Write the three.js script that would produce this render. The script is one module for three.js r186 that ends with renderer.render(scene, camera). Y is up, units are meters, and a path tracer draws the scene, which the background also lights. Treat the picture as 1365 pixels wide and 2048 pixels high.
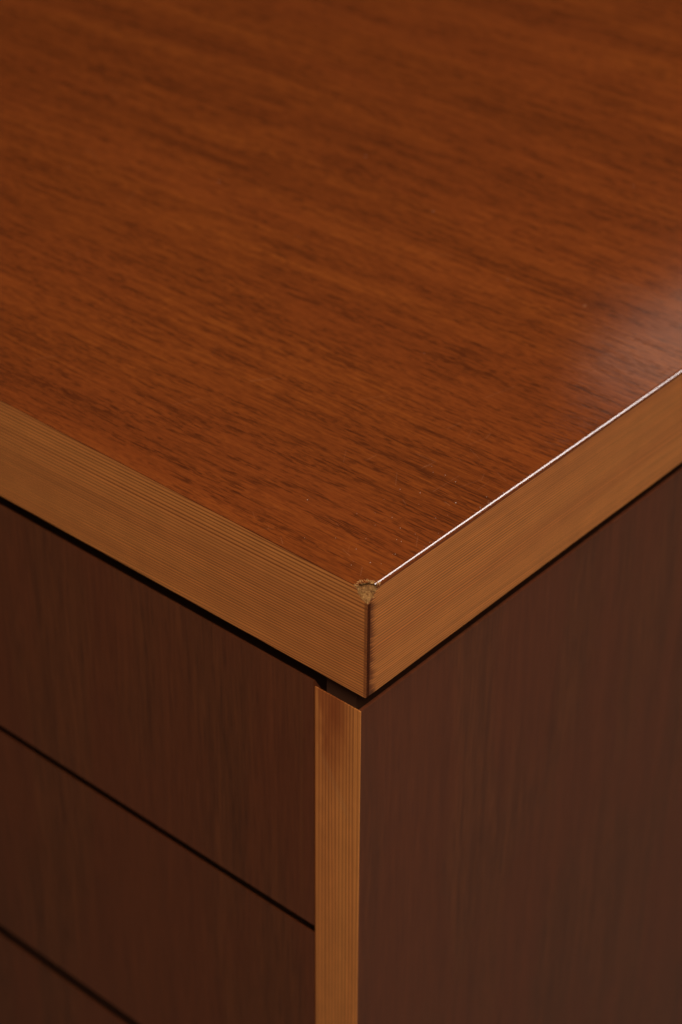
import * as THREE from 'three';
import { RectAreaLightUniformsLib } from 'three/addons/lights/RectAreaLightUniformsLib.js';
import { mergeGeometries } from 'three/addons/utils/BufferGeometryUtils.js';
import { RoundedBoxGeometry } from 'three/addons/geometries/RoundedBoxGeometry.js';
import { Brush, Evaluator, SUBTRACTION } from 'three-bvh-csg';

// ------------------------------------------------------------------ camera, light, exposure
const H = 0.74;                               // height of the desk top; the near corner of the top is at (0, H, 0)
const scene = new THREE.Scene();
scene.background = new THREE.Color(0x000000);
const camera = new THREE.PerspectiveCamera(2 * Math.atan(1024 / 4415) * 180 / Math.PI, 682 / 1024, 0.02, 30);
{
  const pitch = 35.01 * Math.PI / 180, yaw = 40.67 * Math.PI / 180, roll = 0.344 * Math.PI / 180;
  const fw = new THREE.Vector3(-Math.sin(yaw) * Math.cos(pitch), -Math.sin(pitch), -Math.cos(yaw) * Math.cos(pitch));
  const rt = new THREE.Vector3(Math.cos(yaw), 0, -Math.sin(yaw)), up = rt.clone().cross(fw);
  const r2 = rt.clone().multiplyScalar(Math.cos(roll)).addScaledVector(up, Math.sin(roll)), u2 = r2.clone().cross(fw);
  camera.position.set(0.36467, H + 0.43045, 0.43792);
  camera.quaternion.setFromRotationMatrix(new THREE.Matrix4().makeBasis(r2, u2, fw.clone().negate()));
}
camera.focus = 0.738;
camera.userData.fStop = 9.2;
const renderer = new THREE.WebGLRenderer({ antialias: true });
renderer.toneMapping = THREE.LinearToneMapping;
renderer.toneMappingExposure = 1.14;
renderer.shadowMap.enabled = true;
RectAreaLightUniformsLib.init();

// lamps: [x, y, z] of the middle of the diffuser, the point it faces, width, height, colour, radiance
const LAMPS = [
  { name: 'softbox', at: [0.62, H + 1.7, -1.8], to: [0.5, 0, -1.6], w: 0.3, h: 1.5, color: [1, 0.94, 0.88], power: 16,
    label: 'narrow strip softbox on a tripod stand behind the veneered side panel of the desk' },
  { name: 'softbox', at: [0.88, H + 1.5, 0.95], to: [0, H, 0], w: 0.75, h: 0.75, color: [1, 0.88, 0.76], power: 12,
    label: 'square studio softbox on a tripod stand in front of the drawers' },
  { name: 'overhead_panel', at: [-0.5, H + 1.6, -2.99], to: [-0.5, 0, -2.99], w: 2.0, h: 1.3, color: [1, 0.72, 0.55], power: 0.85,
    label: 'wide dim diffusion panel held flat overhead on two stands behind the desk' },
];

// ------------------------------------------------------------------ helpers
let seed = 20240611;
const rnd = () => { seed = (seed * 1664525 + 1013904223) >>> 0; return seed / 4294967296; };
const rr = (a, b) => a + (b - a) * rnd();
const smooth = (a, b, x) => { const t = Math.min(1, Math.max(0, (x - a) / (b - a))); return t * t * (3 - 2 * t); };
const hash = (x, y, s) => { let h = Math.imul(x, 374761393) ^ Math.imul(y, 668265263) ^ Math.imul(s, 1274126177); h = Math.imul(h ^ (h >>> 13), 1274126177); return ((h ^ (h >>> 16)) >>> 0) / 4294967296; };
function vn(x, y, s) {                        // value noise, 0..1
  const xi = Math.floor(x), yi = Math.floor(y); let u = x - xi, v = y - yi;
  u = u * u * (3 - 2 * u); v = v * v * (3 - 2 * v);
  const a = hash(xi, yi, s), b = hash(xi + 1, yi, s), c = hash(xi, yi + 1, s), d = hash(xi + 1, yi + 1, s);
  return a + (b - a) * u + (c - a) * v + (a - b - c + d) * u * v;
}
const fbm = (x, y, s, n = 3) => { let f = 0, a = 0.5, t = 0; for (let i = 0; i < n; i++) { f += a * vn(x, y, s + i * 17); t += a; a *= 0.5; x = x * 2.03 + 5.7; y = y * 2.07 + 3.1; } return f / t; };
const mix3 = (a, b, t) => [a[0] + (b[0] - a[0]) * t, a[1] + (b[1] - a[1]) * t, a[2] + (b[2] - a[2]) * t];
// a texture over [u0, u0 + du] x [v0, v0 + dv] millimetres; uv of the meshes are in metres
function paint(w, h, u0, v0, du, dv, f, srgb = true) {
  const data = new Uint8Array(w * h * 4);
  for (let j = 0, o = 0; j < h; j++) for (let i = 0; i < w; i++, o += 4) {
    const c = f(u0 + (i + 0.5) / w * du, v0 + (j + 0.5) / h * dv);
    data[o] = c[0]; data[o + 1] = c[1]; data[o + 2] = c[2]; data[o + 3] = 255;
    for (let k = 0; k < 3; k++) data[o + k] = Math.min(255, Math.max(0, Math.round(c[k])));
  }
  const t = new THREE.DataTexture(data, w, h, THREE.RGBAFormat);
  t.magFilter = THREE.LinearFilter; t.minFilter = THREE.LinearMipmapLinearFilter; t.generateMipmaps = true;
  t.wrapS = t.wrapT = THREE.MirroredRepeatWrapping;
  t.repeat.set(1000 / du, 1000 / dv); t.offset.set(-u0 / du, -v0 / dv);
  if (srgb) t.colorSpace = THREE.SRGBColorSpace;
  t.needsUpdate = true;
  return t;
}
const tiny = (v) => [v, v, v];

// ------------------------------------------------------------------ wood
// reddish-brown veneer, grain along u (mm), across v (mm); returns [tone 0 dark .. 1 light, warmth, pore]
function veneer(x, y, s) {
  const wy = y + 2.6 * (fbm(x / 130, y / 50, s + 1, 2) - 0.5) * 2 + 0.012 * x;
  const broad = fbm(x / 260 + wy / 60, wy / 17, s + 2, 4);
  const ribbon = fbm(x / 40 + wy / 14, wy / 2.6, s + 3, 3);
  const fleck = fbm(x / 4.6 + wy / 4, wy / 0.5, s + 4, 3);
  const streak = fbm(x / 90, wy / 0.62, s + 5, 3);
  const cluster = smooth(0.25, 0.75, fbm(x / 24 + wy / 6, wy / 3, s + 9, 3));
  const line = smooth(0.55, 0.92, vn(x / 34, wy / 0.3, s + 21));
  let pore = smooth(0.58, 0.84, vn(x / 4.4, wy / 0.3, s + 6)) * (0.35 + 0.65 * cluster);
  pore = Math.max(pore, 0.8 * smooth(0.64, 0.88, vn(x / 2.2, wy / 0.24, s + 7)) * (0.35 + 0.65 * cluster));
  let tone = 0.63 + 0.32 * (broad - 0.5) + 0.36 * (streak - 0.5) - 0.16 * (ribbon - 0.5) - 0.14 * line - 0.04 * cluster;
  tone -= 0.32 * smooth(0.42, 0.76, fleck) * (0.5 + 0.5 * cluster);
  return [Math.max(0.1, tone), fbm(x / 120, wy / 30, s + 8, 2), pore];
}
const TOP = { dark: [82, 39, 20], mid: [142, 70, 29], light: [178, 96, 36], red: [142, 68, 31] };
const scratches = [];
for (let i = 0; i < 46; i++) {                // fine scratches in the varnish, thickest towards the worn corner
  const near = i < 30, a = near ? rr(-0.5, 2.2) : rr(0, Math.PI), L = near ? rr(2, 9) : rr(3, 14);
  scratches.push([near ? -rr(1, 60) : -rr(0, 380), near ? -rr(2, 110) : -rr(0, 240), Math.cos(a), Math.sin(a), L, rr(0.05, 0.11), rr(0.12, 0.4)]);
}
// marks in the varnish that show in the photograph: start, direction, length, half width (mm), strength
scratches.push([-49.3, -232.5, 0.08, -1, 7, 0.45, 0.35], [-56, -197, -0.2, -1, 2.2, 0.4, 0.4], [-44, -118, 0.25, -0.97, 14, 0.07, 0.3], [-10, -9, 0.55, 0.83, 5, 0.07, 0.35], [-72, -84, 0.2, -0.98, 12, 0.06, 0.25], [-20, -58, 0.05, -1, 14, 0.07, 0.3], [-15, -66, 0.3, -0.95, 9, 0.06, 0.3]);
let lastPore = 0;
function topColor(x, y) {
  const [tone, warm, pore] = veneer(x, y, 11);
  let c = tone < 0.55 ? mix3(TOP.dark, TOP.mid, Math.max(0, tone) / 0.55) : mix3(TOP.mid, TOP.light, Math.min(1, (tone - 0.55) / 0.45));
  c = mix3(c, TOP.red, 0.35 * smooth(0.4, 0.7, warm) * smooth(0.2, 0.6, tone));
  lastPore = pore;
  c = mix3(c, [80, 38, 20], 0.6 * pore);
  return x > -1.6 ? mix3(c, mix3([118, 58, 24], c, 0.25), smooth(-1.6, -0.6, x)) : c; // solid lip rolled over the side edge
}
function topScratch(x, y, c) {
  for (const [sx, sy, dx, dy, L, w, k] of scratches) {
    const ex = x - sx, ey = y - sy; if (ex > 15 || ex < -15 || ey > 15 || ey < -15) continue;
    const t = ex * dx + ey * dy, d = Math.abs(ex * dy - ey * dx);
    if (t > 0 && t < L && d < w * 2.2) c = mix3(c, [206, 160, 128], k * (1 - smooth(w * 0.6, w * 2.2, d)) * (0.5 + 0.5 * vn(t * 2, sx, 5)));
  }
  return c;
}
const pores = new Float32Array(2048 * 2048); let poreAt = 0;
const topNear = paint(2048, 2048, -420, -230, 424, 234, (x, y) => { const c = topScratch(x, y, topColor(x, y)); pores[poreAt++] = lastPore; return c; });
poreAt = 0;
const topNearBump = paint(2048, 2048, -420, -230, 424, 234, (x, y) => tiny(170 + 50 * (vn(x / 14, y / 6, 71) - 0.5) + (x > -2 ? 60 * (fbm(x / 0.8, y / 1.6, 77, 3) - 0.5) : 0) - 60 * pores[poreAt++] * smooth(1.5, 4, -x)), false);
const topFar = paint(1280, 1280, -620, -590, 620, 360, topColor);

// pale straight-grained softwood edging: year rings as fine lines along u, across v
function rings(x, y, s, spacing) {
  const w = y + 0.5 * (fbm(x / 160, y / 20, s, 2) - 0.5) * 2;
  const ph = spacing(w) + 0.5 * (vn(x / 90, w / 3, s + 2) - 0.5);
  const f = ph - Math.floor(ph), id = Math.floor(ph);
  const late = smooth(0.42, 0.8, f) * (1 - smooth(0.86, 1, f));
  return [late * (0.6 + 0.4 * hash(id, 3, s)), hash(id, 7, s), fbm(x / 60, w / 0.35, s + 4, 2)];
}
const EDGE = { light: [228, 144, 72], late: [136, 70, 29], red: [200, 116, 58] };
function edgeColor(x, y, s, spacing, line = 1) {
  const [late, tint, fibre] = rings(x, y, s, spacing);
  let c = mix3(EDGE.light, EDGE.red, 0.28 * smooth(0.3, 0.75, fbm(x / 120, y / 9, s + 9, 2)) + 0.2 * tint);
  c = mix3(c, EDGE.late, 0.9 * line * late);
  const k = 1 + 0.16 * (fibre - 0.5) + 0.07 * (fbm(x / 7, y / 4, s + 12, 2) - 0.5);
  return c.map((v) => v * k);
}
const frontSpacing = (w) => { const d = -w; return d < 14 ? d / 1.55 : 14 / 1.55 + (d - 14) / 1.18; };
const sideSpacing = (w) => { const d = -w; return d / 1.08 + 0.6 * Math.sin(d / 7); };
const frontEdgeMap = paint(2048, 512, -260, -47, 264, 48, (x, y) => {
  let c = edgeColor(x, y - 0.03 * x, 101, frontSpacing);
  const end = smooth(0.6, 1.6, -x) ; return mix3([122, 64, 30], c, Math.max(end, 0.25 + 0.4 * vn(x * 2, y * 2, 8)));
});
const sideEdgeMap = paint(2048, 512, -260, -47, 264, 48, (x, y) => {   // u = z (mm from the corner, negative), dark finish soaked into the joint along the grain
  let c = edgeColor(x, y - 0.02 * x, 131, sideSpacing, 0.8);
  const d = -x, ph = sideSpacing(y - 0.02 * x), fr = ph - Math.floor(ph);
  const reach = 3.0 + 2.2 * hash(Math.floor(ph), 5, 9) + 2.4 * (smooth(0.3, 0.8, fr) - 0.4) + 0.8 * (vn(y / 1.3, 1, 12) - 0.5);
  const k = (1 - smooth(reach * 0.35, reach, d)) * 0.72;
  c = mix3(c, [84, 34, 10], k);
  if (y < -42.5) c = mix3(c, [96, 52, 24], 0.7 * (1 - smooth(3, 5.5, d)) * smooth(-42.3, -43.4, y));
  return c;
});
const endGrainMap = paint(64, 1024, -2, -47, 4, 48, (x, y) => {
  const ph = frontSpacing(y), fr = ph - Math.floor(ph), k = 0.5 + 0.5 * Math.sin(fr * 6.283);
  return mix3([70, 30, 11], [126, 64, 26], 0.55 * k * vn(x / 0.4, y / 0.3, 3) + 0.15 * vn(x, y / 3, 4));
});
const stripSpacing = (w) => (w + 2.6) / -1.62;
const stripMap = paint(256, 2048, -24, -440, 24, 400, (x, y) => {
  let c = edgeColor(y, x + 0.0012 * y, 151, stripSpacing, 0.6);
  const st = smooth(0.25, 0.7, fbm(x / 6, y / 22, 161, 3)) * (0.55 + 0.45 * vn(x / 3, y / 12, 167)) * smooth(-104, -64, y + 10 * (vn(x / 2.5, 3, 169) - 0.5)) * smooth(-5, -13, x);   // reddish stain soaked in
  c = mix3(c, [140, 64, 27], 0.75 * st);
  const sm = Math.abs((x + 14) * 0.9 + (y + 92) * 0.5); // pale scuff running down across the strip
  c = mix3(c, [196, 140, 92], 0.16 * (1 - smooth(0.6, 2.2, sm)) * smooth(-110, -100, y) * smooth(-78, -84, y));
  return c;
});
// darker brown veneer of the drawers and side panels, grain vertical
function brownColor(x, y, s, amount) {
  const wx = x + 3 * (fbm(y / 110, x / 40, s, 2) - 0.5);
  const a = fbm(y / 140, wx / 3.4, s + 1, 3), b = fbm(y / 15, wx / 0.75, s + 2, 3), p = smooth(0.62, 0.85, vn(y / 9, wx / 0.5, s + 3)), r = fbm(y / 90, wx / 22, s + 4, 2);
  let t = 0.5 + amount * (0.55 * (a - 0.5) + 0.8 * (b - 0.5)) - 0.22 * amount * p;
  let c = mix3([86, 45, 25], [128, 69, 37], Math.min(1, Math.max(0, t)));
  return mix3(c, [114, 54, 30], 0.4 * smooth(0.4, 0.7, r));
}
const drawerMap = paint(1536, 1536, -450, -440, 450, 400, (x, y) => {
  let c = brownColor(x, y, 201, 0.9);
  c = mix3(c, [124, 70, 36], 0.4 * Math.exp(-(((x + 29.6) / 0.7) ** 2)) * smooth(-172, -169, y));
  return c;
});
const sideMap = paint(1024, 1024, -430, -440, 432, 400, (x, y) => brownColor(x, y, 241, 0.9));
const coreMap = paint(256, 256, 0, 0, 1000, 1000, (x, y) => {
  const f = fbm(x / 60, y / 25, 301, 3), g = vn(x / 14, y / 9, 305);
  return mix3([120, 74, 32], [208, 158, 92], Math.min(1, Math.max(0, 0.4 + 1.1 * (f - 0.4) + 0.35 * (g - 0.5))));
});

const std = (o) => new THREE.MeshPhysicalMaterial(o);
const M = {
  topNear: std({ map: topNear, bumpMap: topNearBump, bumpScale: 0.00003, roughness: 0.1, ior: 1.5 }),
  topFar: std({ map: topFar, roughness: 0.09, ior: 1.5 }),
  front: std({ map: frontEdgeMap, roughness: 0.5 }),
  side: std({ map: sideEdgeMap, roughness: 0.46 }),
  endGrain: std({ map: endGrainMap, roughness: 0.8, specularIntensity: 0.3 }),
  strip: std({ map: stripMap, roughness: 0.42 }),
  drawer: std({ map: drawerMap, roughness: 0.4 }),
  panel: std({ map: sideMap, roughness: 0.5 }),
  inner: std({ color: new THREE.Color().setRGB(0.085, 0.032, 0.015), roughness: 0.7, specularIntensity: 0.5 }),
  core: std({ map: coreMap, roughness: 0.9 }),
  fibre: std({ color: new THREE.Color(0xe6b06a), roughness: 0.9 }),
  dust: std({ color: new THREE.Color(0xd9cdbd), roughness: 0.9 }),
  floor: std({ color: new THREE.Color().setRGB(0.2, 0.16, 0.125), roughness: 0.7 }),
  black: std({ color: new THREE.Color().setRGB(0.02, 0.02, 0.02), roughness: 0.6 }),
};

// ------------------------------------------------------------------ building helpers
function mesh(name, g, m, parent) {
  const o = new THREE.Mesh(g, m); o.name = name; o.castShadow = o.receiveShadow = true; parent.add(o); return o;
}
// uv in metres from the position, by the way a face points: 'xz' top, 'xy' front, 'zy' side
function planarUV(g, mode) {
  const p = g.attributes.position, uv = new Float32Array(p.count * 2);
  for (let i = 0; i < p.count; i++) {
    const x = p.getX(i), y = p.getY(i), z = p.getZ(i);
    const [u, v] = mode === 'xz' ? [x, z] : mode === 'xy' ? [x, y] : [z, y];
    uv[2 * i] = u; uv[2 * i + 1] = v;
  }
  g.setAttribute('uv', new THREE.BufferAttribute(uv, 2));
  return g;
}
function box(x0, x1, y0, y1, z0, z1, mode, r = 0) {
  const w = x1 - x0, h = y1 - y0, d = z1 - z0;
  const g = r ? new RoundedBoxGeometry(w, h, d, 2, r) : new THREE.BoxGeometry(w, h, d);
  g.translate((x0 + x1) / 2, (y0 + y1) / 2, (z0 + z1) / 2);
  return planarUV(g, mode);
}
// a profile (list of [a, b], closed, counter-clockwise when seen from +axis) swept between two ends
function sweep(points, place, ends, mode) {
  const s = new THREE.Shape(points.map(([a, b]) => new THREE.Vector2(a, b)));
  const g0 = new THREE.ExtrudeGeometry(s, { depth: 1, bevelEnabled: false, steps: 1 });
  const p = g0.attributes.position;
  for (let i = 0; i < p.count; i++) { const [x, y, z] = place(p.getX(i), p.getY(i), ends[0] + (ends[1] - ends[0]) * p.getZ(i)); p.setXYZ(i, x, y, z); }
  g0.computeVertexNormals();
  return planarUV(g0, mode);
}

// ------------------------------------------------------------------ the floor
const floor = mesh('floor', new THREE.BoxGeometry(9, 0.04, 9).translate(0, -0.02, 0), M.floor, scene);
floor.userData = { kind: 'structure', label: 'plain grey floor under the desk', category: 'floor' };

// ------------------------------------------------------------------ the desk
const desk = new THREE.Group(); desk.name = 'desk'; desk.position.set(0, 0, 0); scene.add(desk);
desk.userData = { label: 'reddish-brown veneered wooden desk with pale edging and a chipped corner', category: 'desk' };
const body = (name, g, m, parent = desk) => mesh(name, g, m, parent);
const W = 1.5, D = 0.8, mm = 0.001;
const up = (g) => g.translate(0, H, 0);       // pieces are laid out with y = 0 at the top surface

// the break at the corner: a ragged bite through veneer, edging and core
function biteBrush(rx, ry, rz, jag, s) {
  let g = new THREE.IcosahedronGeometry(1, 12).clone(); g.deleteAttribute('uv');
  const p = g.attributes.position;
  for (let i = 0; i < p.count; i++) {
    const x = p.getX(i), y = p.getY(i), z = p.getZ(i);
    const n = 1 + jag * (fbm(x * 3 + 9 + z * 2, y * 3 + 4 - z * 3, s, 3) - 0.5) * 2 + 0.7 * jag * (vn(x * 13 + z * 7, y * 11 - z * 9, s + 5) - 0.5) * 2;
    // flattened on the inner side, as a splinter leaves a plane rather than a bowl
    const inner = Math.max(0, (-x - y - z) / 1.732), f = n * (1 - 0.3 * inner * inner);
    p.setXYZ(i, x * rx * f, y * ry * f, z * rz * f);
  }
  g.computeVertexNormals();
  const uv = new Float32Array(p.count * 2);
  for (let i = 0; i < p.count; i++) { uv[2 * i] = (p.getX(i) - p.getZ(i)) * 60; uv[2 * i + 1] = (p.getY(i) + 0.3 * p.getX(i)) * 60; }
  g.setAttribute('uv', new THREE.BufferAttribute(uv, 2));
  const b = new Brush(g, M.core); b.updateMatrixWorld(); return b;
}
const csg = new Evaluator(); csg.attributes = ['position', 'normal', 'uv']; csg.useGroups = true;
const biteVeneer = biteBrush(5.8 * mm, 6 * mm, 5.9 * mm, 0.24, 401);
const biteEdge = biteBrush(6.3 * mm, 5.4 * mm, 6.3 * mm, 0.19, 431);
const hollow = biteBrush(3.6 * mm, 1.35 * mm, 3.6 * mm, 0.3, 461);
hollow.position.set(-3.9 * mm, -1.5 * mm, -3.9 * mm); hollow.updateMatrixWorld();
function bitten(g, m, brush, more) {                // returns a geometry and its materials
  if (g.index) g = g.toNonIndexed();
  const a = new Brush(g, m); a.updateMatrixWorld();
  const r = csg.evaluate(a, brush, SUBTRACTION);
  if (more) { const q = csg.evaluate(r, more, SUBTRACTION); return [q.geometry, q.material]; }
  return [r.geometry, r.material];
}

const top = new THREE.Group(); top.name = 'desk_top'; desk.add(top); top.position.y = H;
// veneer: a thin sheet that rolls over the side edge; front arris only just broken
const RV = 2.1 * mm, TV = 0.4 * mm, LIP = 1.5 * mm;
function veneerSheet(z0, z1) {                // from z0 (far) to z1 (near)
  // rolled edge: tight, then a nearly flat worn crown, then tight again
  const prof = [[-W, 0]], angles = [], steps = [];
  for (const [a0, a1, r, n] of [[0, 24, 0.9, 6], [24, 36, 3.9, 8], [36, 90, 0.8, 8]]) for (let k = 0; k < n; k++) steps.push([a0 + (a1 - a0) * (k + 0.5) / n, r * mm * (a1 - a0) / n * Math.PI / 180]);
  const run = [[0, 0]]; for (const [a, l] of steps) { const q = run[run.length - 1]; run.push([q[0] + l * Math.cos(a * Math.PI / 180), q[1] - l * Math.sin(a * Math.PI / 180)]); }
  const wide = run[run.length - 1][0], N = steps.length;
  for (const q of run) prof.push([q[0] - wide, q[1]]);
  angles.push(0); for (const [a0, a1, , n] of [[0, 24, 0, 6], [24, 36, 0, 8], [36, 90, 0, 8]]) for (let k = 1; k <= n; k++) angles.push((a0 + (a1 - a0) * k / n) * Math.PI / 180);
  const RV = wide;
  prof.push([0, -LIP], [-0.6 * mm, -LIP], [-0.6 * mm, -1.15 * mm], [-RV - 0.2 * mm, -TV], [-W, -TV]);
  const pos = [], nor = [], uv = [], idx = [];
  let arc = 0;
  const quad = (a, b, na, nb, ua, ub) => {    // strip between two profile points, along z
    const k = pos.length / 3;
    for (const [q, n, u, z] of [[a, na, ua, z1], [b, nb, ub, z1], [b, nb, ub, z0], [a, na, ua, z0]]) { pos.push(q[0], q[1], z); nor.push(n[0], n[1], 0); uv.push(u, z); }
    idx.push(k, k + 1, k + 2, k, k + 2, k + 3);
  };
  for (let i = 0; i < prof.length; i++) {
    const a = prof[i], b = prof[(i + 1) % prof.length];
    let na, nb; const dx = b[0] - a[0], dy = b[1] - a[1], l = Math.hypot(dx, dy), fl = [-dy / l, dx / l];
    if (i >= 1 && i <= N) { const t0 = angles[i - 1], t1 = angles[i]; na = [Math.sin(t0), Math.cos(t0)]; nb = [Math.sin(t1), Math.cos(t1)]; } else na = nb = fl;
    const ua = i === 0 ? -W : -RV + arc; if (i >= 1) arc += l; const ub = i === 0 ? -RV : -RV + arc;
    quad(a, b, na, nb, ua, ub);
  }
  const cap = (z, s) => {                     // end caps
    const tri = THREE.ShapeUtils.triangulateShape(prof.map((q) => new THREE.Vector2(q[0], q[1])), []), k = pos.length / 3;
    for (const q of prof) { pos.push(q[0], q[1], z); nor.push(0, 0, s); uv.push(q[0], z); }
    for (const [a, b, c] of tri) { s > 0 ? idx.push(k + a, k + b, k + c) : idx.push(k + a, k + c, k + b); }
  };
  cap(z1, 1); cap(z0, -1);
  const g = new THREE.BufferGeometry();
  g.setAttribute('position', new THREE.Float32BufferAttribute(pos, 3)); g.setAttribute('normal', new THREE.Float32BufferAttribute(nor, 3)); g.setAttribute('uv', new THREE.Float32BufferAttribute(uv, 2));
  // the profile runs clockwise seen from +z: turn the strips to face outwards
  for (let i = 0; i < idx.length; i += 3) {
    const [a, b, c] = [idx[i], idx[i + 1], idx[i + 2]], A = new THREE.Vector3().fromArray(pos, a * 3), B = new THREE.Vector3().fromArray(pos, b * 3), C = new THREE.Vector3().fromArray(pos, c * 3);
    const n = B.clone().sub(A).cross(C.clone().sub(A)), q = nor.slice(a * 3, a * 3 + 3);
    if (n.x * q[0] + n.y * q[1] + n.z * q[2] < 0) { idx[i + 1] = c; idx[i + 2] = b; }
  }
  g.setIndex(idx); return g;
}
{
  const [g, m] = bitten(veneerSheet(-0.225, 0), M.topNear, biteVeneer);
  const v = body('top_veneer', g, m, top);
  v.userData.label = 'glossy reddish-brown veneer with dark flecked grain';
  body('top_veneer', veneerSheet(-D, -0.22505), M.topFar, top);
}
{ // front edging: thin strip whose end grain shows at the corner
  const FT = 1.5 * mm;
  const prof = [[-W, -TV - 0.01 * mm], [-W, -45 * mm], [-0.5 * mm, -45 * mm], [0, -44.5 * mm], [0, -TV - 0.01 * mm]];
  const g = sweep(prof, (a, b, t) => [a, b, t], [-FT, 0], 'xy');
  const [g2, m2] = bitten(g, M.front, biteEdge, hollow);
  body('front_edging', g2, m2, top).userData.label = 'pale straight-grained edging strip above the drawers';
  const e = body('edging_end_grain', box(-0.2 * mm, 0.05 * mm, -44.6 * mm, -5.6 * mm, -FT, -0.08 * mm, 'zy'), M.endGrain, top);
  e.userData.label = 'dark end grain of the front edging at the corner';
  // side edging
  const sp = [[-8 * mm, -TV - 0.02 * mm], [-8 * mm, -45 * mm], [-0.4 * mm, -45 * mm], [0, -44.6 * mm], [0, -LIP - 0.02 * mm], [-0.62 * mm, -LIP - 0.02 * mm], [-0.62 * mm, -1.2 * mm], [-RV - 0.3 * mm, -TV - 0.02 * mm]];
  const gs = sweep(sp, (a, b, t) => [a, b, t], [-D, -FT - 0.03 * mm], 'zy');
  const [g3, m3] = bitten(gs, M.side, biteEdge, hollow);
  body('side_edging', g3, m3, top).userData.label = 'pale straight-grained edging strip above the side panel';
  const gc = box(-W + 0.002, -8.02 * mm, -44.8 * mm, -TV - 0.03 * mm, -D + 0.002, -FT - 0.03 * mm, 'xz');
  body('core_board', gc, M.inner, top);
}
{ // splintered fibres round the break
  const parts = [];
  for (let i = 0; i < 230; i++) {
    const t = rnd(), zone = rnd();
    let p;                                    // along the rim on the top, then down the two edges
    if (zone < 0.62) { const a = t * Math.PI / 2; const r = 5.9 + rr(-0.6, 0.4); p = [-r * Math.cos(a), rr(-0.5, 0.08), -r * 1.04 * Math.sin(a)]; }
    else if (zone < 0.9) { const a = t * Math.PI / 2.3; p = [-0.2 + rr(-0.5, 0.15), -5.3 * Math.sin(a) * rr(0.9, 1.06), -6.1 * Math.cos(a) * rr(0.88, 1.1)]; }
    else { const a = t * Math.PI / 2.2; p = [-6.1 * Math.cos(a), -5 * Math.sin(a), -0.2 + rr(-0.4, 0.05)]; }
    const L = rr(0.2, 0.85) * mm, g = new THREE.ConeGeometry(rr(0.06, 0.2) * mm, L, 4);
    g.translate(0, L * 0.3, 0); g.rotateX(rr(-1.6, 1.6)); g.rotateZ(rr(-1.6, 1.6)); g.translate(p[0] * mm, p[1] * mm, p[2] * mm);
    parts.push(g);
  }
  const f = body('splinters', mergeGeometries(parts), M.fibre, top); f.userData.kind = 'stuff'; f.userData.label = 'pale torn wood fibres round the broken corner';
}
// pedestal below the top
const PT = -52.4 * mm, PX0 = -23.2 * mm, PX1 = -2.6 * mm, PD = -0.74;
// the panel's core stops short behind its facings, so that a deep groove runs round the spacer
const GR = PT - 16 * mm;
const side = body('side_panel', up(box(PX0, PX1 - 1.32 * mm, -H, GR, PD, -1.34 * mm, 'zy')), M.inner);
body('panel_veneer', up(box(PX1 - 1.3 * mm, PX1, -H, PT - 0.05 * mm, PD, -0.75 * mm, 'zy')), M.panel, side).userData.label = 'brown veneer with vertical grain';
const strip = body('panel_edging', up(box(PX0, PX1 - 0.05 * mm, -H, PT - 0.05 * mm, -0.72 * mm, -0.2 * mm, 'xy')), M.strip, side);
strip.userData.label = 'pale edging strip on the front of the side panel';
body('spacer', up(box(-23.1 * mm, -9.6 * mm, GR, -45.02 * mm, PD, -6.4 * mm, 'zy')), M.inner);
body('inner_panel', up(box(-0.4652, -0.4446, -H, PT, PD, -0.2 * mm, 'zy')), M.panel);
body('spacer', up(box(-0.46, -0.4446, PT, -45.02 * mm, PD, -5.4 * mm, 'zy')), M.inner);
body('back_panel', up(box(-0.4446, PX0, -H + 0.02, -45.02 * mm, PD, PD + 0.012, 'xy')), M.inner);
body('plinth', up(box(-0.4446, PX0, -H, -0.705, -0.05, -0.03, 'xy')), M.inner);
for (const [y1, y0] of [[-50.2, -167.9], [-172, -294.8], [-302.2, -702]]) {
  const d = body('drawer', up(box(-0.4436, -23.75 * mm, y0 * mm + 0.012, y1 * mm - 0.034, -19 * mm, -1.05 * mm, 'xy')), M.inner);
  // front: its top edge is cut away steeply behind the face as a finger pull
  const fp = [[-0.25, y1], [-1.1, y1 - 0.25], [-14, y1 - 24], [-14, y0 + 24], [-1.1, y0 + 0.25], [-0.25, y0]].map(([a, b]) => [a * mm, b * mm]);
  const gf = up(sweep(fp, (a, b, t) => [t, b, a], [-0.4436, -23.75 * mm], 'xy'));
  body('drawer_front', gf, M.drawer, d);
  body('drawer_box', up(box(-0.432, -36 * mm, y0 * mm + 0.014, y1 * mm - 0.036, -0.6, -19.02 * mm, 'xy')), M.inner, d);
}
// far end panel of the desk, past the knee space
const endp = body('end_panel', up(box(-W + 0.0026, -W + 0.0232, -H, PT, PD, -0.2 * mm, 'zy')), M.panel);
body('spacer', up(box(-W + 0.0086, -W + 0.0232, PT, -45.02 * mm, PD, -5.4 * mm, 'zy')), M.inner);
body('modesty_panel', up(box(-W + 0.0232, -0.4652, -0.45, -45.02 * mm, PD, PD + 0.018, 'xy')), M.panel);

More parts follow.
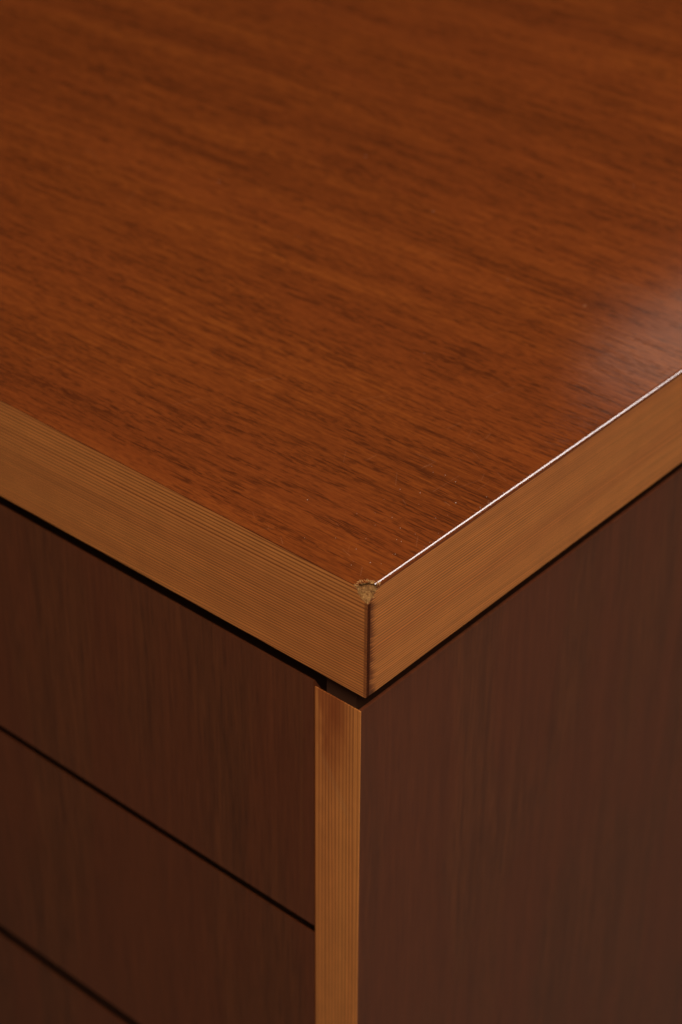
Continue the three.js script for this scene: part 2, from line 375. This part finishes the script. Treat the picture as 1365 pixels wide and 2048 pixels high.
// dust lying on the top near the worn edge
{
  const parts = [], base = new THREE.IcosahedronGeometry(1, 0);
  for (let i = 0; i < 52; i++) {
    const near = i < 34, g = base.clone(), r = rr(0.05, 0.15) * mm * (rnd() < 0.1 ? 1.6 : 1);
    g.scale(r * rr(0.7, 1.9), r * 0.6, r); g.rotateY(rr(0, 3.1));
    const x = near ? -rr(0.8, 1) * Math.pow(rnd(), 1.6) * 34 - 1.4 : -rr(2, 360), z = near ? -rr(6, 75) : -rr(2, 330);
    if (Math.hypot(x, z) < 8) continue;
    g.translate(x * mm, H + r * 0.55, z * mm); parts.push(g);
  }
  const d = mesh('dust', mergeGeometries(parts), M.dust, scene);
  d.userData = { kind: 'stuff', label: 'tiny pale dust specks on the glossy desk top', category: 'dust' };
}

// ------------------------------------------------------------------ lamps outside the frame
let lampNo = 0;
for (const L of LAMPS) {
  const g = new THREE.Group(); g.name = L.name + (L.name === 'softbox' && lampNo ? '_00' + lampNo : ''); lampNo++;
  scene.add(g); g.position.set(L.at[0], 0, L.at[2]); g.userData = { label: L.label, category: L.name === 'softbox' ? 'studio lamp' : 'panel' };
  if (L.name === 'softbox') g.userData.group = 'studio softboxes lighting the desk';
  const head = new THREE.Object3D(); head.position.set(0, L.at[1], 0); g.add(head); head.name = 'lamp_head';
  g.updateMatrixWorld(true); head.lookAt(new THREE.Vector3(...L.to)); // +z of an Object3D faces the target
  const col = new THREE.Color().setRGB(...L.color);
  mesh('diffuser', new THREE.BoxGeometry(L.w, L.h, 0.01), std({ color: 0xffffff, roughness: 0.9, emissive: col, emissiveIntensity: L.power * 0.15 }), head);
  if (L.name === 'softbox') {
    const sh = new THREE.CylinderGeometry(0.09, L.w * 0.705, 0.35, 4, 1, false); sh.rotateY(Math.PI / 4); sh.rotateX(-Math.PI / 2); sh.scale(1, L.h / L.w, 1); sh.translate(0, 0, -0.185);
    mesh('hood', sh, M.black, head);
  } else mesh('frame', new THREE.BoxGeometry(L.w + 0.06, L.h + 0.06, 0.03).translate(0, 0, -0.025), M.black, head);
  const back = new THREE.Vector3(0, 0, -1).applyQuaternion(head.quaternion).setY(0).normalize().multiplyScalar(0.37);
  for (const [px, pz] of L.name === 'softbox' ? [[back.x, back.z]] : [[-L.w / 2 - 0.06, 0], [L.w / 2 + 0.06, 0]]) {
    mesh('stand', new THREE.CylinderGeometry(0.014, 0.016, L.at[1], 12).translate(px, L.at[1] / 2, pz), M.black, g);
    for (let k = 0; k < 3; k++) { const lg = new THREE.CylinderGeometry(0.01, 0.01, 0.5, 8); lg.rotateZ(Math.PI / 3); lg.translate(0.21, 0.135, 0); lg.rotateY(k * 2.094 + 0.5); lg.translate(px, 0, pz); mesh('leg', lg, M.black, g); }
  }
  const light = new THREE.RectAreaLight(col, L.power, L.w, L.h);
  light.position.copy(head.localToWorld(new THREE.Vector3(0, 0, 0.012))); light.name = 'softbox_light';
  light.lookAt(new THREE.Vector3(...L.to)); scene.add(light);
}
renderer.render(scene, camera);
